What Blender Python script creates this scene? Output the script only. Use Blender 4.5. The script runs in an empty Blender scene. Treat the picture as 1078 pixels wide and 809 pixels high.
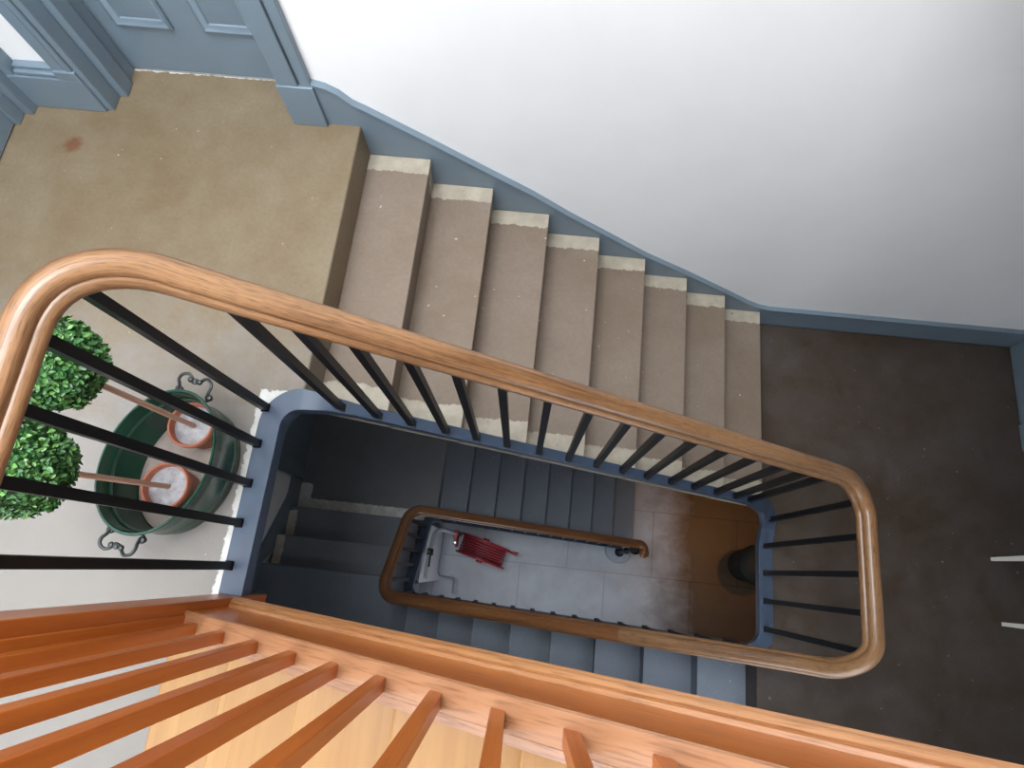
import bpy, bmesh, math, random
from mathutils import Vector, Matrix
random.seed(7)
S = bpy.context.scene
COL = S.collection

# ------------------------------------------------------------------ materials
def new_mat(name):
    m = bpy.data.materials.new(name); m.use_nodes = True
    nt = m.node_tree
    return m, nt, nt.nodes['Principled BSDF']

class NT:
    def __init__(s, nt): s.nt = nt
    def n(s, typ, **kw):
        nd = s.nt.nodes.new(typ)
        for k, v in kw.items():
            if k.startswith('i_'):
                key = k[2:]
                nd.inputs[int(key) if key.isdigit() else key].default_value = v
            else: setattr(nd, k, v)
        return nd
    def l(s, a, b): s.nt.links.new(a, b)
    def pos(s): return s.n('ShaderNodeNewGeometry').outputs['Position']
    def noise(s, vec, scale, detail=4, rough=.55, dist=0):
        nd = s.n('ShaderNodeTexNoise', i_Scale=scale, i_Detail=detail, i_Roughness=rough, i_Distortion=dist)
        s.l(vec, nd.inputs['Vector']); return nd.outputs['Fac']
    def ramp(s, fac, a, b, lo=0., hi=1.):
        nd = s.n('ShaderNodeMapRange', i_1=a, i_2=b, i_3=lo, i_4=hi); s.l(fac, nd.inputs[0]); return nd.outputs[0]
    def mix(s, fac, a, b):
        nd = s.n('ShaderNodeMix', data_type='RGBA')
        if isinstance(fac, (int, float)): nd.inputs[0].default_value = fac
        else: s.l(fac, nd.inputs[0])
        for i, c in ((6, a), (7, b)):
            if isinstance(c, tuple): nd.inputs[i].default_value = (*c, 1)
            else: s.l(c, nd.inputs[i])
        return nd.outputs[2]
    def math(s, op, a, b=0.0):
        nd = s.n('ShaderNodeMath', operation=op)
        for i, c in ((0, a), (1, b)):
            if isinstance(c, (int, float)): nd.inputs[i].default_value = c
            else: s.l(c, nd.inputs[i])
        return nd.outputs[0]
    def scale(s, vec, sc):
        nd = s.n('ShaderNodeMapping', i_Scale=sc); s.l(vec, nd.inputs[0]); return nd.outputs[0]
    def bump(s, h, strength, dist=.002):
        nd = s.n('ShaderNodeBump', i_Strength=strength, i_Distance=dist); s.l(h, nd.inputs['Height']); return nd.outputs[0]

def plain(name, col, rough=.5, metal=0., var=.12, nscale=30, bump=.0, spec=.5):
    m, nt, b = new_mat(name); N = NT(nt)
    f = N.noise(N.pos(), nscale)
    N.l(N.mix(N.ramp(f, .3, .7), tuple(c*(1-var) for c in col), tuple(min(1, c*(1+var)) for c in col)), b.inputs['Base Color'])
    b.inputs['Roughness'].default_value = rough; b.inputs['Metallic'].default_value = metal
    b.inputs['Specular IOR Level'].default_value = spec
    if bump: N.l(N.bump(N.noise(N.pos(), nscale*3), bump), b.inputs['Normal'])
    return m

def stone(name, c1, c2, speck=(.6, .58, .52), pale=None, masks=(), rough=.6, speck_amt=1.0, stain=None, worn=None):
    """painted stone: two tones in soft clouds, white specks; 'masks' mark the unpainted margins"""
    m, nt, b = new_mat(name); N = NT(nt); P = N.pos()
    big = N.noise(P, 1.7, 5, .6, .4); mid = N.noise(P, 9, 5, .6); fine = N.noise(P, 70, 3, .6)
    f = N.math('ADD', N.math('MULTIPLY', big, .65), N.math('MULTIPLY', mid, .35))
    col = N.mix(N.ramp(f, .36, .64), c1, c2)
    col = N.mix(N.ramp(fine, .35, .75, 0, .25), col, tuple(c*.6 for c in c1))
    if worn:        # paint worn to grey towards the edge of the well
        xy = N.n('ShaderNodeSeparateXYZ'); N.l(P, xy.inputs[0])
        yy = N.math('ADD', xy.outputs[1], N.math('MULTIPLY', N.math('SUBTRACT', mid, .5), .9))
        col = N.mix(N.ramp(yy, -.75, -1.35), col, worn)
    sp = N.ramp(N.noise(P, 42, 2, .4), .755, .79, 0, .6*speck_amt)
    col = N.mix(sp, col, speck)
    if pale:
        xyz = N.n('ShaderNodeSeparateXYZ'); N.l(P, xyz.inputs[0])
        wob = N.math('MULTIPLY', N.math('SUBTRACT', N.noise(P, 28, 4, .7), .5), .045)
        tot = None
        for alts in masks:      # each mask: list of (axis, sign, limit) all true
            mm = None
            for ax, sg, lim in alts:
                v = N.math('ADD', xyz.outputs[ax], wob)
                d = N.math('SUBTRACT', v, lim) if sg > 0 else N.math('SUBTRACT', lim, v)
                t = N.ramp(d, 0, .004)
                mm = t if mm is None else N.math('MINIMUM', mm, t)
            tot = mm if tot is None else N.math('MAXIMUM', tot, mm)
        hole = N.ramp(N.noise(P, 24, 4, .7), .66, .7, 1, .25)
        pcol = N.mix(N.ramp(N.noise(P, 16, 4), .35, .65), tuple(c*.78 for c in pale), pale)
        col = N.mix(N.math('MULTIPLY', tot, hole), col, pcol)
    if stain:
        dn = N.n('ShaderNodeVectorMath', operation='DISTANCE'); N.l(P, dn.inputs[0]); dn.inputs[1].default_value = stain
        dd = N.math('ADD', dn.outputs['Value'], N.math('MULTIPLY', N.math('SUBTRACT', N.noise(P, 45, 4), .5), .05))
        col = N.mix(N.ramp(dd, .022, .045, .75, 0), col, (.13, .045, .018))
    N.l(col, b.inputs['Base Color'])
    N.l(N.ramp(mid, .3, .7, rough-.1, rough+.12), b.inputs['Roughness'])
    N.l(N.bump(N.math('ADD', fine, N.math('MULTIPLY', mid, 1.5)), .25, .002), b.inputs['Normal'])
    b.inputs['Specular IOR Level'].default_value = .35
    return m

def wood_uv(name, dark, mid, light, rough=.35, coat=.0, gs=1.0):
    """grain running along the UV's u (metres)"""
    m, nt, b = new_mat(name); N = NT(nt)
    uv = N.n('ShaderNodeUVMap').outputs[0]
    g1 = N.noise(N.scale(uv, (2.4*gs, 95*gs, 1)), 1.0, 6, .66, .9)
    g2 = N.noise(N.scale(uv, (22*gs, 420*gs, 1)), 1.0, 3, .6)
    big = N.noise(N.scale(uv, (1.3, 6, 1)), 1.0, 2)
    col = N.mix(N.ramp(g1, .34, .66), dark, mid)
    col = N.mix(N.ramp(big, .35, .7, 0, .75), col, light)
    col = N.mix(N.ramp(g2, .50, .68, 0, .7), col, tuple(c*.55 for c in dark))
    N.l(col, b.inputs['Base Color'])
    b.inputs['Roughness'].default_value = rough
    b.inputs['Coat Weight'].default_value = coat; b.inputs['Coat Roughness'].default_value = .18
    N.l(N.bump(g2, .12, .001), b.inputs['Normal'])
    return m

def wood_axis(name, axis, dark, light, rough=.35, streak=1.0):
    """grain along a world axis"""
    m, nt, b = new_mat(name); N = NT(nt)
    k = [38*streak]*3; k[axis] = 1.6
    k2 = [230]*3; k2[axis] = 9
    g = N.noise(N.scale(N.pos(), tuple(k)), 1.0, 5, .6, .5)
    f = N.noise(N.scale(N.pos(), tuple(k2)), 1.0, 3, .6)
    col = N.mix(N.ramp(g, .3, .7), dark, light)
    col = N.mix(N.ramp(f, .55, .75, 0, .3), col, tuple(c*.6 for c in dark))
    N.l(col, b.inputs['Base Color']); b.inputs['Roughness'].default_value = rough
    b.inputs['Specular IOR Level'].default_value = .5
    return m

M = {}
M['plaster'] = plain('white_plaster', (.82, .82, .82), .75, var=.02, nscale=3, bump=.03, spec=.2)
M['bluegrey'] = plain('blue_grey_gloss_paint', (.155, .206, .25), .32, var=.04, nscale=6)
M['string'] = plain('blue_grey_string_paint', (.048, .070, .110), .35, var=.10, nscale=9)
M['iron'] = plain('black_baluster_paint', (.006, .006, .007), .42, var=.2, spec=.3)
M['iron2'] = plain('wrought_iron', (.05, .055, .055), .38, metal=.5, var=.3)
M['oak'] = wood_uv('oak_handrail', (.075, .030, .011), (.285, .138, .056), (.37, .20, .09), .40, .15)
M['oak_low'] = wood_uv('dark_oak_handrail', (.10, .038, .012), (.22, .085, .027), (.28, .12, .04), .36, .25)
M['pine'] = wood_uv('varnished_pine', (.27, .115, .048), (.33, .155, .076), (.35, .178, .095), .30, .3, .5)
M['pine_mould'] = wood_uv('orange_pine_moulding', (.28, .11, .036), (.39, .18, .070), (.42, .20, .085), .30, .3, .5)
M['red_pine'] = wood_axis('varnished_red_baluster', 2, (.31, .068, .009), (.44, .12, .018), .34)
M['tread_pine'] = wood_axis('pale_pine_tread', 1, (.30, .143, .037), (.37, .195, .056), .34, .7)
M['l1'] = stone('brown_landing_stone', (.155, .108, .058), (.21, .165, .108), pale=(.62, .60, .56), masks=[[(0, 1, -.155), (1, -1, -1.13), (0, -1, -.02)], [(1, 1, .187)]], speck_amt=.8, stain=(-1.142, -.199, 0), worn=(.225, .205, .185))
M['f1'] = stone('brown_step_stone', (.172, .125, .088), (.222, .174, .136), pale=(.42, .37, .29),
                masks=[[(1, 1, -.078)], [(1, -1, -1.03)]])
M['l2'] = stone('dark_landing_stone', (.052, .034, .021), (.085, .070, .062), speck=(.3, .28, .22), rough=.5)
M['f2'] = stone('grey_step_stone', (.17, .20, .24), (.21, .24, .285), rough=.5)
M['q'] = stone('grey_quarter_step_stone', (.20, .215, .24), (.245, .265, .29), pale=(.74, .68, .58),
               masks=[[(0, -1, -1.165), (1, -1, -1.345)]])
M['q2'] = stone('grey_quarter_landing_stone', (.20, .205, .215), (.235, .25, .265), pale=(.90, .88, .83),
                masks=[[(1, -1, -1.215)], [(0, -1, -1.135), (1, -1, -1.08)]])
M['soffit'] = plain('soffit_plaster', (.55, .54, .52), .8, var=.04)
M['tub'] = plain('green_enamel', (.011, .058, .036), .2, var=.15, nscale=8)
M['tub_bead'] = plain('green_enamel_bead', (.022, .09, .06), .3, var=.1)
M['tub_floor'] = plain('tub_lining', (.42, .345, .30), .7, var=.1)
M['terra'] = plain('terracotta', (.40, .13, .075), .7, var=.15, nscale=50)
M['cement'] = plain('cement_fill', (.36, .35, .36), .8, var=.25, nscale=60, bump=.4)
M['stem'] = wood_axis('topiary_stem', 2, (.40, .22, .15), (.52, .32, .23), .6)
M['white_paint'] = plain('white_paint', (.80, .77, .70), .5, var=.04)
M['bin'] = plain('dark_green_bin', (.006, .010, .008), .65, var=.2)
M['red'] = plain('red_reel_paint', (.34, .022, .032), .4, var=.12)
M['hose'] = plain('red_rubber_hose', (.27, .03, .04), .5, var=.2, nscale=25)
M['pipe'] = plain('pale_pipe_paint', (.46, .49, .53), .4, var=.06)
M['pipe_blue'] = plain('blue_pipe_paint', (.20, .25, .31), .4, var=.06)
M['wall_grey'] = plain('grey_wall_paint', (.70, .72, .75), .6, var=.05, nscale=6)
M['chrome'] = plain('bright_metal', (.6, .6, .6), .25, metal=1., var=.05)
M['curtail'] = plain('lit_blue_grey_paint', (.30, .35, .41), .4, var=.08)  # paler base colour stands in for light falling from above
M['glass'] = plain('milk_glass', (.9, .93, .95), .4, var=.01)

def leaf_mat():
    m, nt, b = new_mat('boxwood_leaf'); N = NT(nt)
    rnd = N.n('ShaderNodeNewGeometry').outputs['Random Per Island']
    cr = N.n('ShaderNodeValToRGB'); N.l(rnd, cr.inputs[0])
    e = cr.color_ramp.elements
    e[0].position = 0; e[0].color = (.022, .085, .022, 1); e[1].position = 1; e[1].color = (.15, .31, .075, 1)
    x = e.new(.55); x.color = (.05, .165, .04, 1)
    N.l(cr.outputs[0], b.inputs['Base Color']); b.inputs['Roughness'].default_value = .4
    return m
M['leaf'] = leaf_mat()

def slab_mat():
    m, nt, b = new_mat('ground_flagstones'); N = NT(nt); P = N.pos()
    mp = N.n('ShaderNodeMapping', i_Location=(.12, .12, 0), i_Scale=(1, 1, 1)); N.l(P, mp.inputs[0])
    br = N.n('ShaderNodeTexBrick', offset=.45, i_Scale=1.0)
    br.inputs['Color1'].default_value = (.54, .56, .61, 1); br.inputs['Color2'].default_value = (.48, .505, .56, 1)
    br.inputs['Mortar'].default_value = (.34, .35, .37, 1)
    br.inputs['Mortar Size'].default_value = .006; br.inputs['Mortar Smooth'].default_value = .3
    br.inputs['Brick Width'].default_value = .95; br.inputs['Row Height'].default_value = .72
    N.l(mp.outputs[0], br.inputs[0])
    f = N.noise(P, 3.5, 6, .65, .3); g = N.noise(P, 30, 4, .7)
    col = N.mix(N.ramp(f, .35, .7, 0, .5), br.outputs[0], (.30, .30, .31))
    col = N.mix(N.ramp(g, .64, .72, 0, .35), col, (.45, .44, .43))
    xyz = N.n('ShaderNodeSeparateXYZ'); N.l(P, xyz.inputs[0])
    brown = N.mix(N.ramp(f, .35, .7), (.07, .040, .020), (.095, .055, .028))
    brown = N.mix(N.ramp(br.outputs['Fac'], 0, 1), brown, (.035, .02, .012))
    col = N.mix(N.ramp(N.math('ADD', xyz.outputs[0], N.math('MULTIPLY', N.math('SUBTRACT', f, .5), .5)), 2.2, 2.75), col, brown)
    N.l(col, b.inputs['Base Color']); b.inputs['Roughness'].default_value = .45
    N.l(N.bump(g, .15, .002), b.inputs['Normal'])
    return m
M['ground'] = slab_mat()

# ------------------------------------------------------------------ mesh helpers
class MB:
    """collects geometry in world coordinates; build() links it as ONE mesh object"""
    def __init__(s): s.v = []; s.f = []; s.uv = {}; s.sm = set()
    def add(s, vs, fs, uvs=None, smooth=False):
        o = len(s.v); s.v += [tuple(p) for p in vs]
        for i, f in enumerate(fs):
            k = len(s.f); s.f.append([o+j for j in f])
            if uvs: s.uv[k] = uvs[i]
            if smooth: s.sm.add(k)
        return s
    def box(s, a, b):
        x0, y0, z0 = (min(a[i], b[i]) for i in range(3)); x1, y1, z1 = (max(a[i], b[i]) for i in range(3))
        vs = [(x0,y0,z0),(x1,y0,z0),(x1,y1,z0),(x0,y1,z0),(x0,y0,z1),(x1,y0,z1),(x1,y1,z1),(x0,y1,z1)]
        return s.add(vs, [(3,2,1,0),(4,5,6,7),(0,1,5,4),(1,2,6,5),(2,3,7,6),(3,0,4,7)])
    def prism(s, poly, axis, a, b):
        """poly: 2-D outline in the two other axes (x,z for axis 1; y,z for 0; x,y for 2)"""
        def mk(p, t):
            return (t, p[0], p[1]) if axis == 0 else (p[0], t, p[1]) if axis == 1 else (p[0], p[1], t)
        n = len(poly)
        vs = [mk(p, a) for p in poly]+[mk(p, b) for p in poly]
        fs = [tuple(range(n)), tuple(range(2*n-1, n-1, -1))]+[(i, i+n, (i+1) % n+n, (i+1) % n) for i in range(n)]
        return s.add(vs, fs)
    def sweep(s, path, prof, tilt=True, caps=True, smooth=True, wide=None):
        """sweep a profile (side, up) along path; u = metres run"""
        n = len(path); m = len(prof); vs = []; run = [0]
        P = [Vector(p) for p in path]
        for i in range(1, n): run.append(run[-1]+(P[i]-P[i-1]).length)
        pl = [0]
        for j in range(m): pl.append(pl[-1]+math.dist(prof[j], prof[(j+1) % m]))
        for i in range(n):
            t = (P[min(i+1, n-1)]-P[max(i-1, 0)])
            h = Vector((t.x, t.y, 0)); h = h.normalized() if h.length > 1e-7 else Vector((1, 0, 0))
            side = Vector((h.y, -h.x, 0)); up = side.cross(t.normalized()) if tilt else Vector((0, 0, 1))
            k = wide[i] if wide else 1
            for a, b in prof: vs.append(P[i]+side*a*k+up*b)
        fs = []; us = []
        for i in range(n-1):
            for j in range(m):
                j2 = (j+1) % m
                fs.append((i*m+j, i*m+j2, (i+1)*m+j2, (i+1)*m+j))
                us.append(((run[i], pl[j]), (run[i], pl[j+1]), (run[i+1], pl[j+1]), (run[i+1], pl[j])))
        s.add(vs, fs, us, smooth)
        if caps:
            s.add(vs[:m], [tuple(range(m-1, -1, -1))]); s.add(vs[-m:], [tuple(range(m))])
        return s
    def tube(s, path, r, seg=10, radii=None, closed=False):
        P = [Vector(p) for p in path]; n = len(P); vs = []
        ref = None
        for i in range(n):
            t = (P[(i+1) % n]-P[i-1]) if closed else (P[min(i+1, n-1)]-P[max(i-1, 0)])
            t.normalize()
            if ref is None:
                ref = t.orthogonal().normalized()
            ref = (ref-t*ref.dot(t)).normalized(); b = t.cross(ref)
            rr = radii[i] if radii else r
            for k in range(seg):
                a = 2*math.pi*k/seg; vs.append(P[i]+(ref*math.cos(a)+b*math.sin(a))*rr)
        fs = []
        for i in range(n if closed else n-1):
            for k in range(seg):
                k2 = (k+1) % seg; i2 = (i+1) % n
                fs.append((i*seg+k, i*seg+k2, i2*seg+k2, i2*seg+k))
        s.add(vs, fs, None, True)
        if not closed: s.add(vs[:seg], [tuple(range(seg-1, -1, -1))]); s.add(vs[-seg:], [tuple(range(seg))])
        return s
    def lathe(s, prof, c=(0, 0, 0), seg=32, sx=1., sy=1., mat=None, rotz=0.):
        """prof: (radius, z) list"""
        vs = []; m = len(prof); ca, sa = math.cos(rotz), math.sin(rotz)
        for k in range(seg):
            a = 2*math.pi*k/seg
            for r, z in prof:
                x, y = r*math.cos(a)*sx, r*math.sin(a)*sy
                p = Vector((x*ca-y*sa, x*sa+y*ca, z))
                if mat: p = mat @ p
                vs.append(p+Vector(c))
        fs = []
        for k in range(seg):
            k2 = (k+1) % seg
            for j in range(m-1): fs.append((k*m+j, k2*m+j, k2*m+j+1, k*m+j+1))
        return s.add(vs, fs, None, True)
    def build(s, name, mat, parent=None, bevel=0, seg=2, auto=35, kind=None):
        me = bpy.data.meshes.new(name)
        off = Vector((0, 0, 0))
        if parent is not None:
            q = parent
            while q is not None: off += q.location; q = q.parent
        me.from_pydata([Vector(p)-off for p in s.v], [], s.f)
        if s.uv:
            ul = me.uv_layers.new(name='UVMap')
            for pi, p in enumerate(me.polygons):
                if pi in s.uv:
                    for li, c in zip(p.loop_indices, s.uv[pi]): ul.data[li].uv = c
                else:
                    for li in p.loop_indices:
                        co = me.vertices[me.loops[li].vertex_index].co; ul.data[li].uv = (co.x, co.y+co.z)
        bm = bmesh.new(); bm.from_mesh(me)
        bmesh.ops.remove_doubles(bm, verts=bm.verts, dist=1e-6)
        bmesh.ops.recalc_face_normals(bm, faces=bm.faces)
        bm.to_mesh(me); bm.free()
        for p in me.polygons: p.use_smooth = True
        me.set_sharp_from_angle(angle=math.radians(auto))
        me.materials.append(mat)
        o = bpy.data.objects.new(name, me); COL.objects.link(o)
        if parent is not None: o.parent = parent
        if bevel:
            bv = o.modifiers.new('Bevel', 'BEVEL'); bv.width = bevel; bv.segments = seg; bv.limit_method = 'ANGLE'
            bv.angle_limit = math.radians(40); bv.harden_normals = False
        if kind: o['kind'] = kind
        return o

def thing(name, label, cat, loc, group=None):
    o = bpy.data.objects.new(name, None); o.empty_display_size = .1; COL.objects.link(o)
    o.location = loc; o['label'] = label; o['category'] = cat
    if group: o['group'] = group
    return o
def struct(mb, name, mat, bevel=0): return mb.build(name, mat, None, bevel, kind='structure')

# ------------------------------------------------------------------ the stair's measurements (metres)
R_, G = .17, .2642            # rise and going of the stone flights
SL = R_/G
Z2 = -9*R_                    # middle landing
ZQ1 = -18*R_                  # quarter landing below the wooden stair
ZQ2 = ZQ1-3*R_
ZG = ZQ2-9*R_                 # ground floor
F2X = 2.135; G2 = .267        # second flight descends towards -x
F3X = .029; G3 = .2515        # third flight descends towards +x
XR = 3.715                    # right wall
YF = -3.0                     # front wall
TOP = 4.5

# ------------------------------------------------------------------ setting
# back wall (face y = .02) with the recess of the panelled door
b = MB()
b.box((-.27, .02, -.0), (XR+.2, .3, TOP)); b.box((-1.045, .02, 2.15), (-.27, .3, TOP)); b.box((-1.7, .02, 0), (-1.045, .3, TOP))
b.box((-1.7, .02, ZG-.2), (XR+.2, .3, -.17)); b.box((-1.7, .2, -.17), (XR+.2, .3, .0)); b.box((-.27, .02, -.17), (XR+.2, .2, 0))
struct(b, 'wall_back', M['plaster'])
b = MB().box((-1.7, .02, 0), (-1.42, -2.9, TOP)); b.box((-1.7, -2.9, 0), (-1.42, YF-.2, TOP))
struct(b, 'wall_left', M['plaster'])
struct(MB().box((-1.7, .02, ZG-.2), (-1.27, YF-.2, -.2)), 'wall_left.001', M['plaster'])
struct(MB().box((XR+.02, .02, ZG-.2), (XR+.22, YF-.2, TOP)), 'wall_right', M['plaster'])
struct(MB().box((-1.7, YF, ZG-.2), (XR+.22, YF-.2, TOP)), 'wall_front', M['plaster'])
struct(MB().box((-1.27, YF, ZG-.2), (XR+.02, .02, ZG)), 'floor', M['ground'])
# ceiling with a skylight opening over the well
SKX0, SKX1, SKY0, SKY1 = -1.1, 1.0, -2.2, -.6
b = MB()
b.box((-1.7, .3, TOP), (SKX0, YF-.2, TOP+.15)); b.box((SKX1, .3, TOP), (XR+.22, YF-.2, TOP+.15))
b.box((SKX0, .3, TOP), (SKX1, SKY1, TOP+.15)); b.box((SKX0, SKY0, TOP), (SKX1, YF-.2, TOP+.15))
struct(b, 'ceiling', M['plaster'])

# landings
def landing(name, poly, z, th, mat):
    return struct(MB().prism(poly, 2, z-th, z), name, mat, .006)
landing('floor_landing', [(-1.42, .02), (-1.05, .02), (-1.05, .2), (-.27, .2), (-.27, .02), (0, .02), (0, -1.145), (-.035, -1.15), (-.07, -1.17), (-.092, -1.205), (-.104, -1.25), (-.104, YF), (-1.42, YF)], 0, .17, M['l1'])
landing('floor_landing.001', [(2.114, .0), (XR, .0), (XR, YF), (F2X, YF), (F2X, -1.955), (2.17, -1.94), (2.205, -1.90), (2.22, -1.85), (2.22, -1.23), (2.205, -1.17), (2.17, -1.13), (2.114, -1.115)], Z2, .17, M['l2'])
landing('floor_landing.002', [(-1.27, -1.805), (-.05, -1.805), (-.01, -1.84), (-.01, YF), (-1.27, YF)], ZQ1, .34, M['f2'])
landing('floor_landing.003', [(-1.27, .02), (F3X, .02), (F3X, -1.245), (-.04, -1.313), (-1.27, -1.313)], ZQ2, .2, M['q2'])
# upper landing the wooden stair climbs to; its unseen left strip is added to shade the right end
struct(MB().box((2.1, .02, 1.44), (XR+.02, YF, 1.62)).box((1.62, .02, 1.44), (2.1, -1.80, 1.62)), 'floor_landing.004', M['tread_pine'])

# skirtings
def ribbon(pts_top, pts_bot, y0, y1):
    poly = pts_top+list(reversed(pts_bot)); return MB().prism(poly, 1, y0, y1)
top = [(-.137, .213), (-.09, .2), (-.046, .172), (-.005, .125), (.037, .1), (.262, -.052), (.534, -.243), (.705, -.361), (.891, -.51),
       (1.093, -.655), (1.318, -.82), (1.552, -.962), (1.811, -1.13), (2.0, -1.257), (2.08, -1.30), (2.15, -1.316), (2.25, -1.318), (XR, -1.318)]
bot = [(-.137, 0.0), (-.004, 0), (0, -.17), (.26, -.34), (2.10, -1.5), (2.12, Z2), (XR, Z2)]
b = ribbon(top, bot, 0.0, .021)
cap = [(x, .002, z) for x, z in top]
b.sweep(cap, [(-.004, -.012), (.008, -.008), (.008, 0), (-.018, .003)], tilt=True, smooth=False)
struct(b, 'baseboard_back', M['bluegrey'])
b = MB().box((XR, 0, Z2), (XR+.021, -.5, -1.318)); b.box((XR-.015, -.5, Z2), (XR+.021, -.66, Z2+2.1))
b.box((XR+.008, -.66, Z2), (XR+.021, -1.5, Z2+2.02))
struct(b, 'baseboard_right', M['bluegrey'], .003)
# skirting on the lower left wall, stepping down with the quarter steps
yz = [(YF, -2.87), (-1.89, -2.868), (-1.75, -2.95), (-1.26, -3.31), (-1.19, -3.337), (-1.06, -3.337)]
b = MB().prism(yz+[(-1.06, ZQ2), (-1.313, ZQ2), (-1.56, ZQ2+R_), (-1.80, ZQ1), (YF, ZQ1)], 0, -1.27, -1.245)
struct(b, 'baseboard_left', M['bluegrey'])
# dark door beside it on the quarter landing
b = MB().box((-1.27, -1.055, ZQ2), (-1.235, -.94, ZQ2+2.1)); b.box((-1.27, -.94, ZQ2), (-1.255, -.08, ZQ2+2.02)); b.box((-1.27, -.94, ZQ2+2.02), (-1.235, .0, ZQ2+2.1))
b.box((-1.256, -.82, ZQ2+.25), (-1.25, -.55, ZQ2+.9)); b.box((-1.256, -.45, ZQ2+.25), (-1.25, -.18, ZQ2+.9))
struct(b, 'door_3', M['bluegrey'], .003)

# ---- door_1: panelled door in the back wall recess
door = struct(MB().box((-1.01, .19, .012), (-.29, .23, 2.07)), 'door_1', M['bluegrey'], .003)
for x0, x1 in ((-.925, -.70), (-.58, -.37)):
    for z0, z1 in ((.235, .85), (1.05, 1.92)):
        m = MB()
        for k, (w, h) in enumerate(((.0, .014), (.016, .006), (.03, -.004))):
            pass
        # moulding frame: four mitred bars with a stepped section
        prof = [(0, 0), (0, .012), (.010, .016), (.018, .010), (.030, .006), (.034, 0)]
        cs = [(x0, z0), (x1, z0), (x1, z1), (x0, z1)]
        inn = [(1, 1), (-1, 1), (-1, -1), (1, -1)]
        vs = []
        for (cx, cz), (ix, iz) in zip(cs, inn):
            for d, hgt in prof: vs.append((cx+ix*d, .19-hgt, cz+iz*d))
        n = len(prof); fs = []
        for i in range(4):
            j = (i+1) % 4
            for q in range(n-1): fs.append((i*n+q, j*n+q, j*n+q+1, i*n+q+1))
        m.add(vs, fs)
        m.build('panel_moulding', M['bluegrey'], door)
        pn = MB()
        e = .034; r = .05
        for (a, bb, y) in ((e, r, .19),):
            pn.add([(x0+e, .1895, z0+e), (x1-e, .1895, z0+e), (x1-e, .1895, z1-e), (x0+e, .1895, z1-e),
                    (x0+e+.03, .184, z0+e+.03), (x1-e-.03, .184, z0+e+.03), (x1-e-.03, .184, z1-e-.03), (x0+e+.03, .184, z1-e-.03)],
                   [(0,1,5,4), (1,2,6,5), (2,3,7,6), (3,0,4,7), (4,5,6,7)])
        pn.build('door_panel', M['bluegrey'], door)
MB().lathe([(0, 0), (.022, 0), (.026, .006), (.012, .014), (.012, .03), (.028, .045), (.03, .06), (.02, .075), (0, .078)],
           (-.345, .19, 1.0), 20, mat=Matrix.Rotation(math.pi/2, 4, 'X')).build('door_knob', M['chrome'], door)
# casing and reveals of door_1 (plinth blocks, stepped architrave)
b = MB()
# right architrave: groove between two flats
b.box((-.266, -.010, 0), (-.185, .02, 2.13)); b.box((-.178, -.006, 0), (-.137, .02, 2.17)); b.box((-.186, .002, 0), (-.177, .02, 2.15))
b.box((-.272, -.016, 0), (-.131, .02, .205))
b.box((-.27, .02, 0), (-.255, .20, 2.07)); b.box((-.29, .17, 0), (-.27, .19, 2.07))
# left architrave
b.box((-1.052, -.03, 0), (-1.075, .02, 2.13)); b.box((-1.082, -.024, 0), (-1.135, .02, 2.13)); b.box((-1.075, -.012, 0), (-1.082, .02, 2.13))
b.box((-1.05, .02, 0), (-1.03, .20, 2.07)); b.box((-1.05, -.022, 0), (-1.02, .05, 2.07)); b.box((-1.045, .05, 0), (-.985, .12, 2.07)); b.box((-1.045, .12, 0), (-1.0, .19, 2.07))
# head
b.box((-1.135, -.02, 2.07), (-.137, .02, 2.17)); b.box((-1.045, .02, 2.07), (-.27, .2, 2.15))
struct(b, 'trim_1', M['bluegrey'], .004)
# plinth / skirting between the two doors
b = MB().box((-1.36, -.034, 0), (-1.048, .02, .165)); b.box((-1.135, -.034, .165), (-1.048, .02, .205)); b.box((-1.31, -.026, .165), (-1.135, .02, .182)); b.box((-1.31, -.010, .182), (-1.135, .02, .196))
struct(b, 'trim_2', M['bluegrey'], .004)
# door_2 on the left wall and its casing in the corner
b = MB()
b.box((-1.42, .02, 0), (-1.315, -.03, 2.2)); b.box((-1.42, -.028, 0), (-1.345, -.075, 2.2)); b.box((-1.42, -.075, 0), (-1.385, -.13, 2.2))
b.box((-1.42, -.13, 2.1), (-1.36, -1.1, 2.2)); b.box((-1.42, -1.02, 0), (-1.37, -1.1, 2.2))
struct(b, 'trim_3', M['bluegrey'], .004)
d2 = struct(MB().box((-1.42, -.13, .012), (-1.405, -1.02, 2.1)), 'door_2', M['bluegrey'], .002)
MB().box((-1.406, -.24, .25), (-1.395, -.52, .95)).build('door_panel', M['bluegrey'], d2, .004)
MB().box((-1.406, -.62, .25), (-1.395, -.9, .95)).build('door_panel', M['bluegrey'], d2, .004)

# ------------------------------------------------------------------ plan path shared by string, handrail and balusters
def plan(pts, rads):
    """polyline with rounded corners -> list of (x, y)"""
    out = [pts[0]]
    for i in range(1, len(pts)-1):
        p = Vector(pts[i]); a = (Vector(pts[i-1])-p).normalized(); c = (Vector(pts[i+1])-p).normalized(); r = rads[i-1]
        p0 = p+a*r; p1 = p+c*r; cen = p+(a+c)*r      # right-angled corners
        for k in range(13):
            t = math.pi/2*k/12
            q = cen-c*r*math.cos(t)-a*r*math.sin(t)
            out.append((q.x, q.y))
    out.append(pts[-1])
    # subdivide long runs
    res = [out[0]]
    for q in out[1:]:
        p = res[-1]; L = math.dist(p, q); n = max(1, int(L/.08))
        for k in range(1, n+1): res.append((p[0]+(q[0]-p[0])*k/n, p[1]+(q[1]-p[1])*k/n))
    return res
def arclen(pl):
    s = [0]
    for i in range(1, len(pl)): s.append(s[-1]+math.dist(pl[i-1], pl[i]))
    return s
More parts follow.
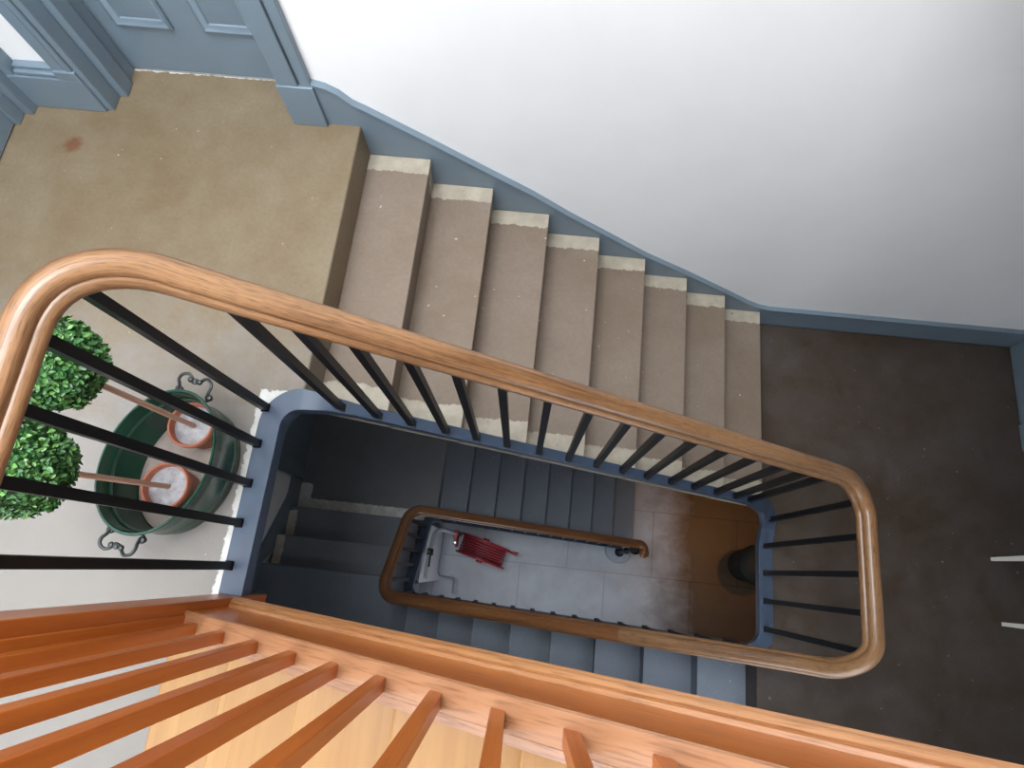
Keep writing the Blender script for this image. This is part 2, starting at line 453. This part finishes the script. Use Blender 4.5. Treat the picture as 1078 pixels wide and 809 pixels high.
def interp(kn, t):
    if t <= kn[0][0]: return kn[0][1]
    for (a, za), (c, zc) in zip(kn, kn[1:]):
        if t <= c: return za+(zc-za)*(t-a)/(c-a)
    return kn[-1][1]
def smooth_z(pl, kn, w):
    s = arclen(pl); out = []
    for t in s:
        z = sum(interp(kn, t+w*(k/6-1)) for k in range(13))/13; out.append(z)
    return [(p[0], p[1], z) for p, z in zip(pl, out)]
def s_at(pl, axis, val, lo, hi):
    """arc length where coordinate axis reaches val, between arc lengths lo..hi"""
    s = arclen(pl); best = None
    for p, t in zip(pl, s):
        if lo <= t <= hi:
            d = abs(p[axis]-val)
            if best is None or d < best[0]: best = (d, t)
    return best[1]
def point_at(path, s, t):
    for i in range(1, len(s)):
        if t <= s[i]:
            k = (t-s[i-1])/(s[i]-s[i-1]); return Vector(path[i-1]).lerp(Vector(path[i]), k)
    return Vector(path[-1])

XL, XRR, YB, YN, YB2, XQ = -.10, 2.20, -1.145, -1.888, -1.285, -.045
YBS, YNS, YBS2, XRS, XLS = -1.158, -1.93, -1.268, 2.185, -.088
n1 = lambda x: -SL*x                              # nosing line flight 1
n2 = lambda x: Z2-(F2X-x)*R_/G2                   # flight 2
n3 = lambda x: ZQ2-(x-F3X)*R_/G3                  # flight 3

# ---- string (painted edge of the well)
SP = plan([(XLS, -1.815), (XLS, YBS), (XRS, YBS), (XRS, YNS), (XQ, YNS), (XQ, YBS2), (1.90, YBS2)], [.10, .12, .12, .10, .08])
sa = arclen(SP); T = sa[-1]
c1 = .63; c2 = c1+2.3
sx = lambda x, lo, hi: s_at(SP, 0, x, lo, hi)
l1e = sx(.13, .6, 1.5); l2s = sx(2.06, 2.0, 3.2)
e2 = sx(2.0, l2s+.8, l2s+1.6); q1 = sx(.12, e2+.5, e2+2.6); q2 = sx(.12, q1+.5, q1+1.6)
kn = [(0, .02), (l1e, .02), (l1e+.001, n1(.13)+.085), (l2s, n1(2.06)+.075), (l2s+.22, Z2+.02), (e2-.12, Z2+.02), (e2, n2(2.0)+.07), (q1, n2(.12)+.07),
      (q1+.2, ZQ1+.04), (q2-.22, ZQ2+.06), (q2, n3(.12)+.07), (T, n3(1.9)+.07)]
STR = smooth_z(SP, kn, .05)
w = .038
b = MB().sweep(STR, [(-w, -.235), (-w+.006, -.235), (w, -.055), (w, 0), (-w, 0)], tilt=False, smooth=True,
               wide=[1-.42*max(0, min(1, (x-.02)/.12, (2.08-x)/.12)) if y > -1.2 and z > Z2 else 1 for x, y, z in STR])
struct(b, 'trim_4', M['string'], .004)

# ---- oak handrail: one continuous rail from the wooden newel to the scroll at the bottom
HP = plan([(XL-.029, -1.806), (XL-.029, YB), (XRR, YB), (XRR, YN), (XQ, YN), (XQ, YB2), (1.93, YB2)], [.18, .15, .13, .10, .09])
ha = arclen(HP); HT = ha[-1]
hx = lambda x, lo, hi: s_at(HP, 0, x, lo, hi)
l1 = hx(.05, .5, 1.5); l2 = hx(2.05, 2.0, 3.2); f2a = hx(2.08, l2+.6, l2+1.6); f2b = hx(.05, f2a+1, f2a+2.4); f3a = hx(.05, f2b+.3, f2b+1.3)
f3b = hx(1.85, f3a+1, HT+1)
RH = .885      # rail centre above the nosing line
R1 = .945
hk = [(0, 1.018), (l1-.12, 1.024), (l1, n1(.05)+R1+.01), (l2, n1(2.05)+R1), (l2+.12, -.49), (f2a-.1, -.49), (f2a, n2(2.08)+RH+.0), (f2b, n2(.05)+RH), (f3a, n3(.05)+RH), (f3b, n3(1.85)+RH), (HT, n3(1.85)+RH-.02)]
RAIL = smooth_z(HP, hk, .09)
# end of the rail: a tight hook with a knob
ex, ey, ez = RAIL[-1]
for k in range(1, 11):
    a = math.pi*.62*k/10
    RAIL.append((ex+.055*math.sin(a), ey-.055*(1-math.cos(a)), ez-.012*k/10))
bal = thing('stair_balustrade', 'oak handrail on black iron balusters winding down round the stairwell to a scrolled end', 'balustrade', (XL, -1.8, 0))
half = [(.030, -.025), (.036, -.019), (.0385, -.008), (.0375, .001), (.032, .0085), (.0255, .0105), (.0275, .017), (.0268, .027), (.0205, .0375), (.010, .0435)]
rp = [(-a, c) for a, c in half]+[(0, .045)]+[(a, c) for a, c in reversed(half)]
rp = [(a*1.04, c*.96) for a, c in rp]
# where it turns from golden to darker oak: part way along the second flight
split = next(i for i, p in enumerate(RAIL) if i > 60 and p[1] < -1.88 and p[0] < 1.40)
def rail_part(mb, pts):
    return mb.sweep(pts, rp, tilt=True, smooth=True)
b = rail_part(MB(), RAIL[:split+1]); b.build('handrail', M['oak'], bal, auto=50)
b = rail_part(MB(), RAIL[split:])
kx, ky, kz = RAIL[-1]
b.lathe([(0, -.045), (.03, -.038), (.046, -.015), (.048, .008), (.04, .03), (.022, .043), (0, .047)], (kx, ky, kz), 20)
o = b.build('handrail', M['oak_low'], bal, auto=50); o['label'] = 'darker oak handrail of the lower flights'

def baluster(x, y, zb, zt, r=.0120):
    m = MB().box((x-r, y-r, zb), (x+r, y+r, zt))
    m.box((x-r-.003, y-r-.003, zb), (x+r+.003, y+r+.003, zb+.012))
    return m.build('baluster', M['iron'], bal)
def top_of(path, s0, t):           # s0: total-lengths list of path
    return point_at(path, s0, t)
sR = [0]
for i in range(1, len(RAIL)): sR.append(sR[-1]+math.hypot(RAIL[i][0]-RAIL[i-1][0], RAIL[i][1]-RAIL[i-1][1]))
def near(path, x, y):
    """height of the nearest path point (plan) with linear interpolation"""
    best = None
    for p, q in zip(path, path[1:]):
        d = Vector((q[0]-p[0], q[1]-p[1])); L = d.length_squared
        t = 0 if L == 0 else max(0, min(1, ((x-p[0])*d.x+(y-p[1])*d.y)/L))
        e = (p[0]+d.x*t-x)**2+(p[1]+d.y*t-y)**2
        if best is None or e < best[0]: best = (e, p[2]+(q[2]-p[2])*t)
    return best[1]
i_l2 = next(i for i, p in enumerate(RAIL) if p[0] > 2.17 and p[1] < -1.5)
i_q = next(i for i, p in enumerate(RAIL) if i > i_l2 and p[0] < XQ+.001)
j_l2 = next(i for i, p in enumerate(STR) if p[0] > 2.17 and p[1] < -1.5)
j_q = next(i for i, p in enumerate(STR) if i > j_l2 and p[0] < XQ+.001)
UP = (RAIL[:i_l2+20], STR[:j_l2+20]); MIDP = (RAIL[i_l2-5:i_q+8], STR[j_l2-5:j_q+8]); LOW = (RAIL[i_q-4:], STR[j_q-4:])
def put(x, y, seg):
    zt = near(seg[0], x, y); zb = near(seg[1], x, y)
    baluster(x, y, zb-.012, zt-.017)
for y in (-1.727, -1.592, -1.462, -1.327, -1.20): put(XL-.012, y, UP)
for x in (.133, .249, .362, .482, .597, .717, .849, .979, 1.109, 1.236, 1.363, 1.495, 1.627, 1.765, 1.885, 1.985): put(x, YBS-.004, UP)
for y in (-1.225, -1.365, -1.512, -1.660, -1.805): put(XRS-.002, y, UP)
for k in range(16): put(1.98-.131*k, YN, MIDP)
for y in (-1.80, -1.69, -1.58, -1.47, -1.36): put(XQ, y, LOW)
for k in range(14): put(.09+.126*k, YB2, LOW)
# iron newel under the scroll
px, py = 1.905, -1.335
zr = near(LOW[0], px, py+.02)
MB().lathe([(0, ZG+.17), (.05, ZG+.17), (.05, ZG+.19), (.03, ZG+.22), (.022, ZG+.3), (.02, ZG+.6), (.034, ZG+.63), (.034, ZG+.66), (.02, ZG+.7), (.02, zr-.13), (.044, zr-.12), (.048, zr-.10), (.03, zr-.085), (.05, zr-.07), (.05, zr-.05), (.028, zr-.04), (.028, zr-.02), (0, zr-.02)], (px, py, 0), 20).build('newel_post', M['iron'], bal)

# ------------------------------------------------------------------ stone flights
def flight(parent, mat, n, x0, z0, going, sgn, ya, yb, soff=.13, nose=.012, last_solid=False):
    """n steps; step k: tread from x0+(k-1)g to x0+k g at z0-k r"""
    for k in range(1, n+1):
        xa = x0+sgn*(k-1)*going; xb = x0+sgn*k*going; z = z0-k*R_
        zs0 = z-soff+.5*R_; zs1 = z-soff-.5*R_
        poly = [(xa-sgn*.03, z), (xb, z), (xb, z-.035), (xb-sgn*nose*.4, z-.04), (xb-sgn*nose, z-R_+.0), (xb-sgn*nose, max(zs1, z-R_-.12)), (xa-sgn*.03, min(zs0, z-.05))]
        m = MB().prism(poly, 1, ya, yb)
        m.build('step', mat, parent, .008, 3)
f1 = thing('stone_staircase', 'upper flight of brown painted stone steps with pale unpainted ends along the white wall', 'stairs', (0, -.6, 0))
flight(f1, M['f1'], 8, 0, 0, G, 1, 0.0, -1.145)
f2 = thing('stone_staircase', 'grey stone flight running left from the dark landing, under the orange wooden stair', 'stairs', (F2X, -2.4, Z2))
flight(f2, M['f2'], 8, F2X, Z2, G2, -1, -1.90, YF+.004)
f3 = thing('stone_staircase', 'lowest dark grey stone flight going down to the ground floor behind the hose reel', 'stairs', (F3X, -.6, ZQ2))
flight(f3, M['f2'], 8, F3X, ZQ2, G3, 1, 0.018, -1.245)
# curtail end of the bottom step: round block carrying the scroll
MB().lathe([(0, ZG), (.135, ZG), (.135, ZG+.135), (.142, ZG+.14), (.142, ZG+.165), (.136, ZG+.17), (0, ZG+.17)], (1.90, -1.31, 0), 32).build('curtail_end', M['curtail'], f3)
fq = thing('stone_staircase', 'short turn of three grey stone steps beside the lower left wall', 'stairs', (-.66, -1.56, ZQ2))
for k, (ya, yb) in enumerate(((-1.835, -1.567), (-1.595, -1.313))):
    z = ZQ1-(k+1)*R_
    MB().prism([(ya, z), (yb, z), (yb, z-.03), (yb-.01, z-.035), (yb-.01, z-.30), (ya, z-.14)], 0, -1.245, -.095).build('step', M['q'], fq, .008, 3)
# wall that carries the quarter turn, seen inside the well
struct(MB().box((-.09, -1.84, ZG), (-.045, -1.32, ZQ2-.0)), 'wall_well', M['wall_grey'])

# ------------------------------------------------------------------ wooden stair
WR, WG = .18, .25
WX = -.156
wn = lambda x: WR+.72*(x-WX)
ws = thing('wooden_staircase', 'pale yellow pine stair climbing to the right from the landing at the bottom', 'stairs', (WX, -2.4, 0))
YS = -1.903
for k in range(9):
    x = WX+WG*k; z = WR*(k+1)
    MB().box((x, YS, z-.03), (x+WG+.02, YF+.004, z)).build('tread', M['tread_pine'], ws, .006, 3)
    MB().box((x+.018, YS, z-WR), (x+.036, YF+.004, z-.03)).build('riser', M['tread_pine'], ws)
wb = thing('wooden_balustrade', 'orange varnished wooden balustrade with square balusters on a moulded string', 'balustrade', (-.08, -1.86, 0))
def along(x0, x1, n=12): return [(x0+(x1-x0)*k/n, 0, 0) for k in range(n+1)]
cap_z = lambda x: .412+.712*x
def yzs(prof, x0, x1, name, mat, bevel=0):
    """section (y, height above cap line) swept along the slope"""
    vs = []; fs = []; us = []; n = 16; m = len(prof)
    for i in range(n+1):
        x = x0+(x1-x0)*i/n
        for y, hh in prof: vs.append((x, y, cap_z(x)+hh))
    pl = [0]
    for j in range(m): pl.append(pl[-1]+math.dist(prof[j], prof[(j+1) % m]))
    for i in range(n):
        for j in range(m):
            fs.append((i*m+j, i*m+(j+1) % m, (i+1)*m+(j+1) % m, (i+1)*m+j))
            u0 = (x1-x0)*1.23*i/n; u1 = (x1-x0)*1.23*(i+1)/n
            us.append(((u0, pl[j]), (u0, pl[j+1]), (u1, pl[j+1]), (u1, pl[j])))
    b = MB().add(vs, fs, us); b.add(vs[:m], [tuple(range(m))]); b.add(vs[-m:], [tuple(range(m-1, -1, -1))])
    return b.build(name, mat, wb, bevel)
M['string_pine'] = wood_uv('orange_string_pine', (.37, .088, .012), (.48, .125, .020), (.51, .15, .026), .30, .3, .4)
yzs([(-1.895, -.29), (-1.836, -.29), (-1.836, -.012), (-1.895, -.012)], -.036, 2.1, 'string_board', M['string_pine'], .002)
yzs([(-1.902, -.012), (-1.834, -.012), (-1.831, -.006), (-1.834, 0), (-1.884, 0), (-1.887, -.006), (-1.902, -.008)], -.036, 2.1, 'string_cap', M['pine'])
mo = yzs([(-1.836, -.29), (-1.811, -.29), (-1.809, -.284), (-1.811, -.277), (-1.8155, -.273), (-1.8155, -.270), (-1.812, -.266), (-1.815, -.256), (-1.822, -.250), (-1.826, -.253), (-1.828, -.248), (-1.836, -.245)], -.036, 2.1, 'string_moulding', M['pine_mould'])
hw, hd = .012, .0128
yb = -1.855-hd
xs = [.81+.912*(x-.81)-hw*.35 for x in (-.052, .064, .190, .316, .439, .560, .684, .804, .925, 1.049)]
d = xs[-1]-xs[-2]
while xs[-1]+d < 2.0: xs.append(xs[-1]+d)
WRAIL = .93
for x in xs:
    z0 = cap_z(x)
    m = MB()
    dz = .72*hw
    vs = [(x+sx*hw, yb+sy*hd, z0-.004+.72*sx*hw) for sx, sy in ((-1,-1),(1,-1),(1,1),(-1,1))]+[(x+sx*hw, yb+sy*hd, z0+WRAIL-.02) for sx, sy in ((-1,-1),(1,-1),(1,1),(-1,1))]
    m.add(vs, [(3,2,1,0),(4,5,6,7),(0,1,5,4),(1,2,6,5),(2,3,7,6),(3,0,4,7)])
    m.build('baluster', M['red_pine'], wb, .0015)
yzs([(-1.898, WRAIL-.02), (-1.838, WRAIL-.02), (-1.834, WRAIL), (-1.839, WRAIL+.02), (-1.855, WRAIL+.03), (-1.88, WRAIL+.03), (-1.897, WRAIL+.02), (-1.902, WRAIL)], -.10, 2.1, 'handrail', M['pine'])
# newel post, moulded on the well side, with a drop hanging over the landing edge
m = MB().box((-.128, -1.905, 0), (-.036, -1.822, 1.45)).box((-.050, -1.905, -.13), (-.028, -1.812, 1.40)).box((-.128, -1.822, 0), (-.05, -1.815, 1.45))
m.box((-.029, -1.868, -.10), (-.022, -1.842, 1.38)); m.box((-.029, -1.90, -.10), (-.024, -1.88, 1.38))
m.build('newel_post', M['red_pine'], wb, .003)
MB().prism([(-.14, -1.92), (-.02, -1.92), (-.02, -1.80), (-.14, -1.80)], 2, 1.45, 1.48).build('newel_cap', M['red_pine'], wb, .008)

# ------------------------------------------------------------------ planter: oval green tub with two potted topiary balls
TX, TY = -.323, -1.440
A_, B_ = .163, .222
TH = .215
rot = math.radians(-11)
tub = thing('oval_tub', 'dark green oval metal tub on the landing floor by the stairwell edge', 'tub', (TX, TY, 0))
prof = [(0, 0), (.93, 0), (.965, .006), (.975, .05), (.985, .055), (.985, .062), (.975, .068), (.985, TH-.02), (1.03, TH-.012), (1.04, TH-.004), (1.03, TH), (1.0, TH), (.985, TH-.006), (.955, .012), (.94, .010)]
def oval(pr, name, mat, parent):
    return MB().lathe(pr, (TX, TY, 0), 64, A_, B_, rotz=rot).build(name, mat, parent, auto=50)
oval(prof, 'tub_body', M['tub'], tub)
oval([(.0, .0105), (.945, .0105), (.945, .014), (0, .014)], 'tub_lining', M['tub_floor'], tub)
oval([(.958, TH-.05), (.945, TH-.055), (.945, TH-.06), (.958, TH-.066)], 'tub_bead', M['tub_bead'], tub)
def handle(sg):
    a = rot+sg*math.pi/2
    cx, cy = TX+(B_*1.03)*math.cos(a), TY+(B_*1.03)*math.sin(a)
    out = Vector((math.cos(a), math.sin(a), 0)); tan = Vector((-out.y, out.x, 0)); base = Vector((cx, cy, TH-.035))
    pts = []
    # open loop with scrolled ends and a pinched middle
    for u, o_, zz in ((-.052, -.012, .0), (-.05, .012, .012), (-.056, .03, .02), (-.05, .047, .022), (-.032, .055, .02), (-.018, .046, .018), (-.012, .036, .02), (0, .031, .026),
                      (.012, .036, .02), (.018, .046, .018), (.032, .055, .02), (.05, .047, .022), (.056, .03, .02), (.05, .012, .012), (.052, -.012, .0)):
        pts.append(base+tan*u+out*o_+Vector((0, 0, zz)))
    m = MB().tube(smooth_path(pts, 4), .0052, 8)
    # leafy knot in the middle
    for q in (-.016, 0, .016):
        c = base+tan*q+out*.038+Vector((0, 0, .024))
        m.lathe([(0, -.010), (.007, -.006), (.0095, 0), (.007, .006), (0, .010)], tuple(c), 10)
    for u in (-.052, .052):
        c = base+tan*u+out*.002
        m.lathe([(0, -.012), (.010, -.008), (.012, 0), (.010, .008), (0, .012)], tuple(c), 10)
    m.build('handle', M['iron2'], tub)
def smooth_path(pts, n):
    out = []; P = [Vector(p) for p in pts]
    for i in range(len(P)-1):
        p0 = P[max(i-1, 0)]; p1 = P[i]; p2 = P[i+1]; p3 = P[min(i+2, len(P)-1)]
        for k in range(n):
            t = k/n
            out.append(.5*((2*p1)+(p2-p0)*t+(2*p0-5*p1+4*p2-p3)*t*t+(3*p1-p0-3*p2+p3)*t*t*t))
    out.append(P[-1]); return out
handle(1); handle(-1)

def topiary(base, ball, R, label, seed):
    rnd = random.Random(seed)
    t = thing('topiary_tree', label, 'plant', (base[0], base[1], .014), 'topiary balls in the green tub')
    bx, by = base
    r0, r1, hgt = .056, .075, .118
    z0 = .0145
    MB().lathe([(0, z0), (r0, z0), (r0+.002, z0+.004), (r1-.004, z0+hgt-.022), (r1-.003, z0+hgt-.021), (r1, z0+hgt-.02), (r1, z0+hgt), (r1-.002, z0+hgt+.002), (r1-.007, z0+hgt+.001), (r1-.009, z0+hgt-.004), (r1-.012, z0+hgt-.04), (0, z0+hgt-.04)],
               (bx, by, 0), 40).build('pot', M['terra'], t, auto=50)
    MB().lathe([(0, z0+hgt-.024), (.03, z0+hgt-.023), (r1-.0105, z0+hgt-.025), (r1-.0105, z0+hgt-.03)], (bx, by, 0), 32).build('cement_fill', M['cement'], t)
    st = [Vector((bx+.0, by, z0+hgt-.02)).lerp(Vector(ball), k/8) for k in range(9)]
    MB().tube(st, .0085, 12).build('stem', M['stem'], t)
    m = MB(); B = Vector(ball)
    # dense inner twig core
    core = []
    m.lathe([(R*.80*math.sin(math.pi*k/10), -R*.80*math.cos(math.pi*k/10)) for k in range(11)], ball, 20)
    N = 3400
    for i in range(N):
        z = 1-2*(i+.5)/N; a = i*2.399963; q = math.sqrt(1-z*z)
        nrm = Vector((q*math.cos(a), q*math.sin(a), z))
        nrm = (nrm+Vector((rnd.uniform(-.15, .15), rnd.uniform(-.15, .15), rnd.uniform(-.15, .15)))).normalized()
        rr = R*(.86+.16*rnd.random())*(1+.04*math.sin(5*a)*q)
        p = B+nrm*rr
        ax = nrm.orthogonal().normalized(); ax = Matrix.Rotation(rnd.uniform(0, 6.283), 3, nrm) @ ax
        d = (ax*.8+nrm*rnd.uniform(.1, 1.0)).normalized(); sd = d.cross(nrm).normalized()
        sd = (Matrix.Rotation(rnd.uniform(-.6, .6), 3, d) @ sd); up = sd.cross(d)
        L = rnd.uniform(.012, .019); W = L*rnd.uniform(.26, .34)
        vs = [p, p+d*L*.35+sd*W+up*.0012, p+d*L*.75+sd*W*.75+up*.001, p+d*L-up*.001, p+d*L*.75-sd*W*.75+up*.001, p+d*L*.35-sd*W+up*.0012, p+d*L*.5-up*.0012]
        m.add(vs, [(0, 1, 6), (1, 2, 6), (2, 3, 6), (3, 4, 6), (4, 5, 6), (5, 0, 6)])
    m.build('foliage', M['leaf'], t, auto=60)
topiary((-.292, -1.306), (-.352, -1.288, .67), .110, 'round topiary ball farther from the wooden stair, on a stem in a terracotta pot', 3)
topiary((-.322, -1.508), (-.372, -1.536, .65), .115, 'round topiary ball nearer the wooden stair, on a stem in a terracotta pot', 5)

# ------------------------------------------------------------------ hose reel, pipes and valve at the foot of the well
rc = Vector((.42, -1.485, -4.67)); ra = math.radians(-14)
hr = thing('fire_hose_reel', 'red fire hose reel low in the stairwell near the ground floor', 'hose reel', (rc.x, rc.y, ZG))
RM = Matrix.Translation(rc) @ Matrix.Rotation(ra, 4, 'Z') @ Matrix.Rotation(math.pi/2, 4, 'X')   # lathe axis -> y'
def rl(prof, name, mat, seg=40):
    return MB().lathe(prof, (0, 0, 0), seg, mat=RM).build(name, mat, hr, auto=40)
for zc in (-.095, .095):
    rl([(.03, zc-.004), (.255, zc-.004), (.272, zc-.010), (.275, zc), (.272, zc+.010), (.255, zc+.004), (.03, zc+.004), (.03, zc-.004)], 'reel_disc', M['red'])
m = MB()
for lay, rad in ((0, .235), (1, .20)):
    for k in range(7-lay):
        zc = -.078+.026*k+lay*.013
        pts = [RM @ Vector((rad*math.cos(a), rad*math.sin(a), zc)) for a in [2*math.pi*i/40 for i in range(40)]]
        m.tube(pts, .0125, 8, closed=True)
m.build('hose', M['hose'], hr)
rl([(0, -.13), (.03, -.13), (.03, .13), (0, .13)], 'hub', M['red'])
e = RM @ Vector((.30, .03, -.085))
MB().tube([RM @ Vector((.235, .1, -.085)), RM @ Vector((.28, .06, -.085)), e, RM @ Vector((.36, .02, -.09))], .012, 10, radii=[.012, .012, .014, .02]).build('nozzle', M['red'], hr)
# swing bracket, tapering arm at the wall end
br = Vector((.135, -1.345, -4.40))
m = MB().prism([(.10, -1.335), (.17, -1.335), (.15, -1.42), (.155, -1.46), (.125, -1.46), (.128, -1.42)], 2, -4.44, -4.40)
m.box((.115, -1.35, -4.95), (.15, -1.31, -4.40)).box((.12, -1.48, -4.70), (.15, -1.33, -4.66))
m.build('bracket', M['red'], hr, .004)
MB().lathe([(0, -4.40), (.014, -4.40), (.014, -4.392), (0, -4.39)], (.139, -1.44, 0), 14).build('bolt', M['chrome'], hr)
def pipe(pts, r, name, mat, label, cat, n=6):
    t = thing(name, label, cat, pts[0]); MB().tube(smooth_path(pts, n), r, 12).build('pipe', mat, t); return t
p1 = pipe([(.0, -1.80, -3.62), (.0, -1.65, -3.66), (.0, -1.45, -3.78), (.005, -1.385, -3.86), (.035, -1.352, -3.94), (.08, -1.348, -4.05), (.115, -1.35, -4.30), (.125, -1.345, -4.40)], .02, 'water_pipe',
          M['pipe'], 'pale thick water pipe bending along the end of the well to the hose reel', 'pipe')
m = MB().lathe([(.021, -.03), (.03, -.028), (.03, .028), (.021, .03)], (.0, -1.57, -3.70), 14, mat=Matrix.Rotation(math.radians(77), 4, 'X'))
m.box((-.012, -1.585, -3.68), (.012, -1.555, -3.60)); m.build('valve', M['iron2'], p1, .003)
MB().box((.012, -1.70, -3.61), (.028, -1.545, -3.595)).build('valve_lever', M['iron'], p1, .004)
pipe([(-.02, -1.30, -4.70), (-.02, -1.45, -4.70), (-.02, -1.70, -4.70), (-.015, -1.77, -4.70), (.03, -1.79, -4.70), (.12, -1.795, -4.70), (.15, -1.80, -4.70), (.155, -1.84, -4.70), (.155, -1.95, -4.70)], .011, 'water_pipe', M['pipe_blue'],
     'thin blue grey pipe running low along the end of the well', 'pipe')

# ------------------------------------------------------------------ bin on the ground floor, stool on the dark landing
bn = thing('waste_bin', 'round black bin on the ground floor, partly hidden by the landing edge', 'bin', (3.36, -1.33, ZG))
BX, BY = 3.31, -1.325
bn.location = (BX, BY, ZG)
MB().lathe([(0, ZG), (.16, ZG), (.165, ZG+.01), (.195, ZG+.44), (.198, ZG+.45), (0, ZG+.45)], (BX, BY, 0), 40).build('bin_body', M['bin'], bn)
MB().lathe([(.19, ZG+.452), (.207, ZG+.452), (.209, ZG+.468), (.20, ZG+.50), (.165, ZG+.54), (.10, ZG+.565), (.04, ZG+.572), (0, ZG+.573)], (BX, BY, 0), 40).build('bin_lid', M['bin'], bn)
stl = thing('stool', 'stool with slim white painted legs at the right edge of the dark landing', 'stool', (3.56, -1.47, Z2))
for x, y in ((3.452, -1.302), (3.470, -1.643), (3.68, -1.31), (3.68, -1.635)):
    m = MB(); r = .012
    vs = []
    for z, q in ((Z2, .010), (Z2+.43, .016)):
        vs += [(x+sx*q, y+sy*q, z) for sx, sy in ((-1,-1),(1,-1),(1,1),(-1,1))]
    m.add(vs, [(3,2,1,0),(4,5,6,7),(0,1,5,4),(1,2,6,5),(2,3,7,6),(3,0,4,7)])
    m.build('leg', M['white_paint'], stl, .002)
MB().box((3.43, -1.67, Z2+.43), (3.705, -1.275, Z2+.46)).build('seat', M['white_paint'], stl, .008)

# ------------------------------------------------------------------ skylight, lamps, camera
b = MB()
fw = .06
b.box((SKX0, SKY0, TOP+.02), (SKX0+fw, SKY1, TOP+.15)).box((SKX1-fw, SKY0, TOP+.02), (SKX1, SKY1, TOP+.15))
b.box((SKX0, SKY0, TOP+.02), (SKX1, SKY0+fw, TOP+.15)).box((SKX0, SKY1-fw, TOP+.02), (SKX1, SKY1, TOP+.15))
for k in (1, 2): x = SKX0+(SKX1-SKX0)*k/3; b.box((x-.02, SKY0, TOP+.05), (x+.02, SKY1, TOP+.12))
win = struct(b, 'window_1', M['white_paint'])
b = MB(); x0, x1, z0, z1 = 1.37, 2.63, -1.13, .03
for a, c in (((x0, z0), (x0+.05, z1)), ((x1-.05, z0), (x1, z1)), ((x0, z0), (x1, z0+.05)), ((x0, z1-.05), (x1, z1)), ((1.98, z0), (2.02, z1))):
    b.box((a[0], YF+.04, a[1]), (c[0], YF+.001, c[1]))
struct(b, 'fill_frame_2', M['white_paint'])  # unseen frame, added to go with the fill light for the lower flights
b = MB(); x0, x1, z0, z1 = -1.33, -.37, .92, 2.18
for a, c in (((x0, z0), (x0+.05, z1)), ((x1-.05, z0), (x1, z1)), ((x0, z0), (x1, z0+.05)), ((x0, z1-.05), (x1, z1)), ((x0, 1.53), (x1, 1.57))):
    b.box((a[0], YF+.04, a[1]), (c[0], YF+.001, c[1]))
struct(b, 'window_3', M['white_paint'])
b = MB(); x0, x1, z0, z1 = .52, 1.88, -4.13, -3.37
for a, c in (((x0, z0), (x0+.05, z1)), ((x1-.05, z0), (x1, z1)), ((x0, z0), (x1, z0+.05)), ((x0, z1-.05), (x1, z1)), ((1.18, z0), (1.22, z1))):
    b.box((a[0], YF+.04, a[1]), (c[0], YF+.001, c[1]))
struct(b, 'fill_frame_4', M['white_paint'])  # unseen frame, added to go with the ground floor fill

def area(name, loc, rot, sx, sy, power, col):
    l = bpy.data.lights.new(name, 'AREA'); l.shape = 'RECTANGLE'; l.size = sx; l.size_y = sy; l.energy = power; l.color = col
    o = bpy.data.objects.new(name, l); COL.objects.link(o); o.location = loc; o.rotation_euler = rot; return o
def point(name, loc, power, col, r=.08):
    l = bpy.data.lights.new(name, 'POINT'); l.energy = power; l.color = col; l.shadow_soft_size = r
    o = bpy.data.objects.new(name, l); COL.objects.link(o); o.location = loc; return o
area('skylight_daylight', ((SKX0+SKX1)/2, (SKY0+SKY1)/2, TOP+.01), (0, 0, 0), SKX1-SKX0-.1, SKY1-SKY0-.1, 268, (.90, .95, 1.0))
area('stair_fill_light', (2.0, YF+.03, -.55), (math.radians(90), 0, 0), 1.2, 1.1, 20, (.82, .90, 1.0))  # added fill to brighten the second flight and lower walls
area('ground_fill_light', (1.2, YF+.03, -3.75), (math.radians(90), 0, 0), 1.3, .7, 14, (.84, .92, 1.0))  # added fill to lift the ground floor under the second flight
area('landing_window_daylight', (-.85, YF+.03, 1.55), (math.radians(90), 0, 0), .9, 1.2, 26, (.82, .91, 1.0))
sl = bpy.data.lights.new('hall_lamp', 'SPOT'); sl.energy = 55; sl.color = (1.0, .40, .06); sl.spot_size = math.radians(74); sl.spot_blend = 1.0; sl.shadow_soft_size = .1
so = bpy.data.objects.new('hall_lamp', sl); COL.objects.link(so); so.location = (3.5, -.85, -2.0)

W = bpy.data.worlds.new('World'); S.world = W; W.use_nodes = True
W.node_tree.nodes['Background'].inputs[0].default_value = (.75, .85, 1, 1); W.node_tree.nodes['Background'].inputs[1].default_value = .5

cam = bpy.data.cameras.new('Camera'); co = bpy.data.objects.new('Camera', cam); COL.objects.link(co)
Rm = ((0.99431622, -0.0989223, 0.03936543), (0.10610627, 0.95113989, -0.28995579), (-0.00875894, 0.29248466, 0.9562301))
mw = Matrix([(*Rm[0], .80953845), (*Rm[1], -1.64323433), (*Rm[2], 2.04986078), (0, 0, 0, 1)])
co.matrix_world = mw
cam.sensor_width = 36; cam.lens = 641.24554/1078*36; cam.clip_start = .02
S.camera = co
S.view_settings.view_transform = 'Standard'; S.view_settings.look = 'None'; S.view_settings.gamma = 1; S.view_settings.exposure = 0
S.view_settings.use_curve_mapping = False
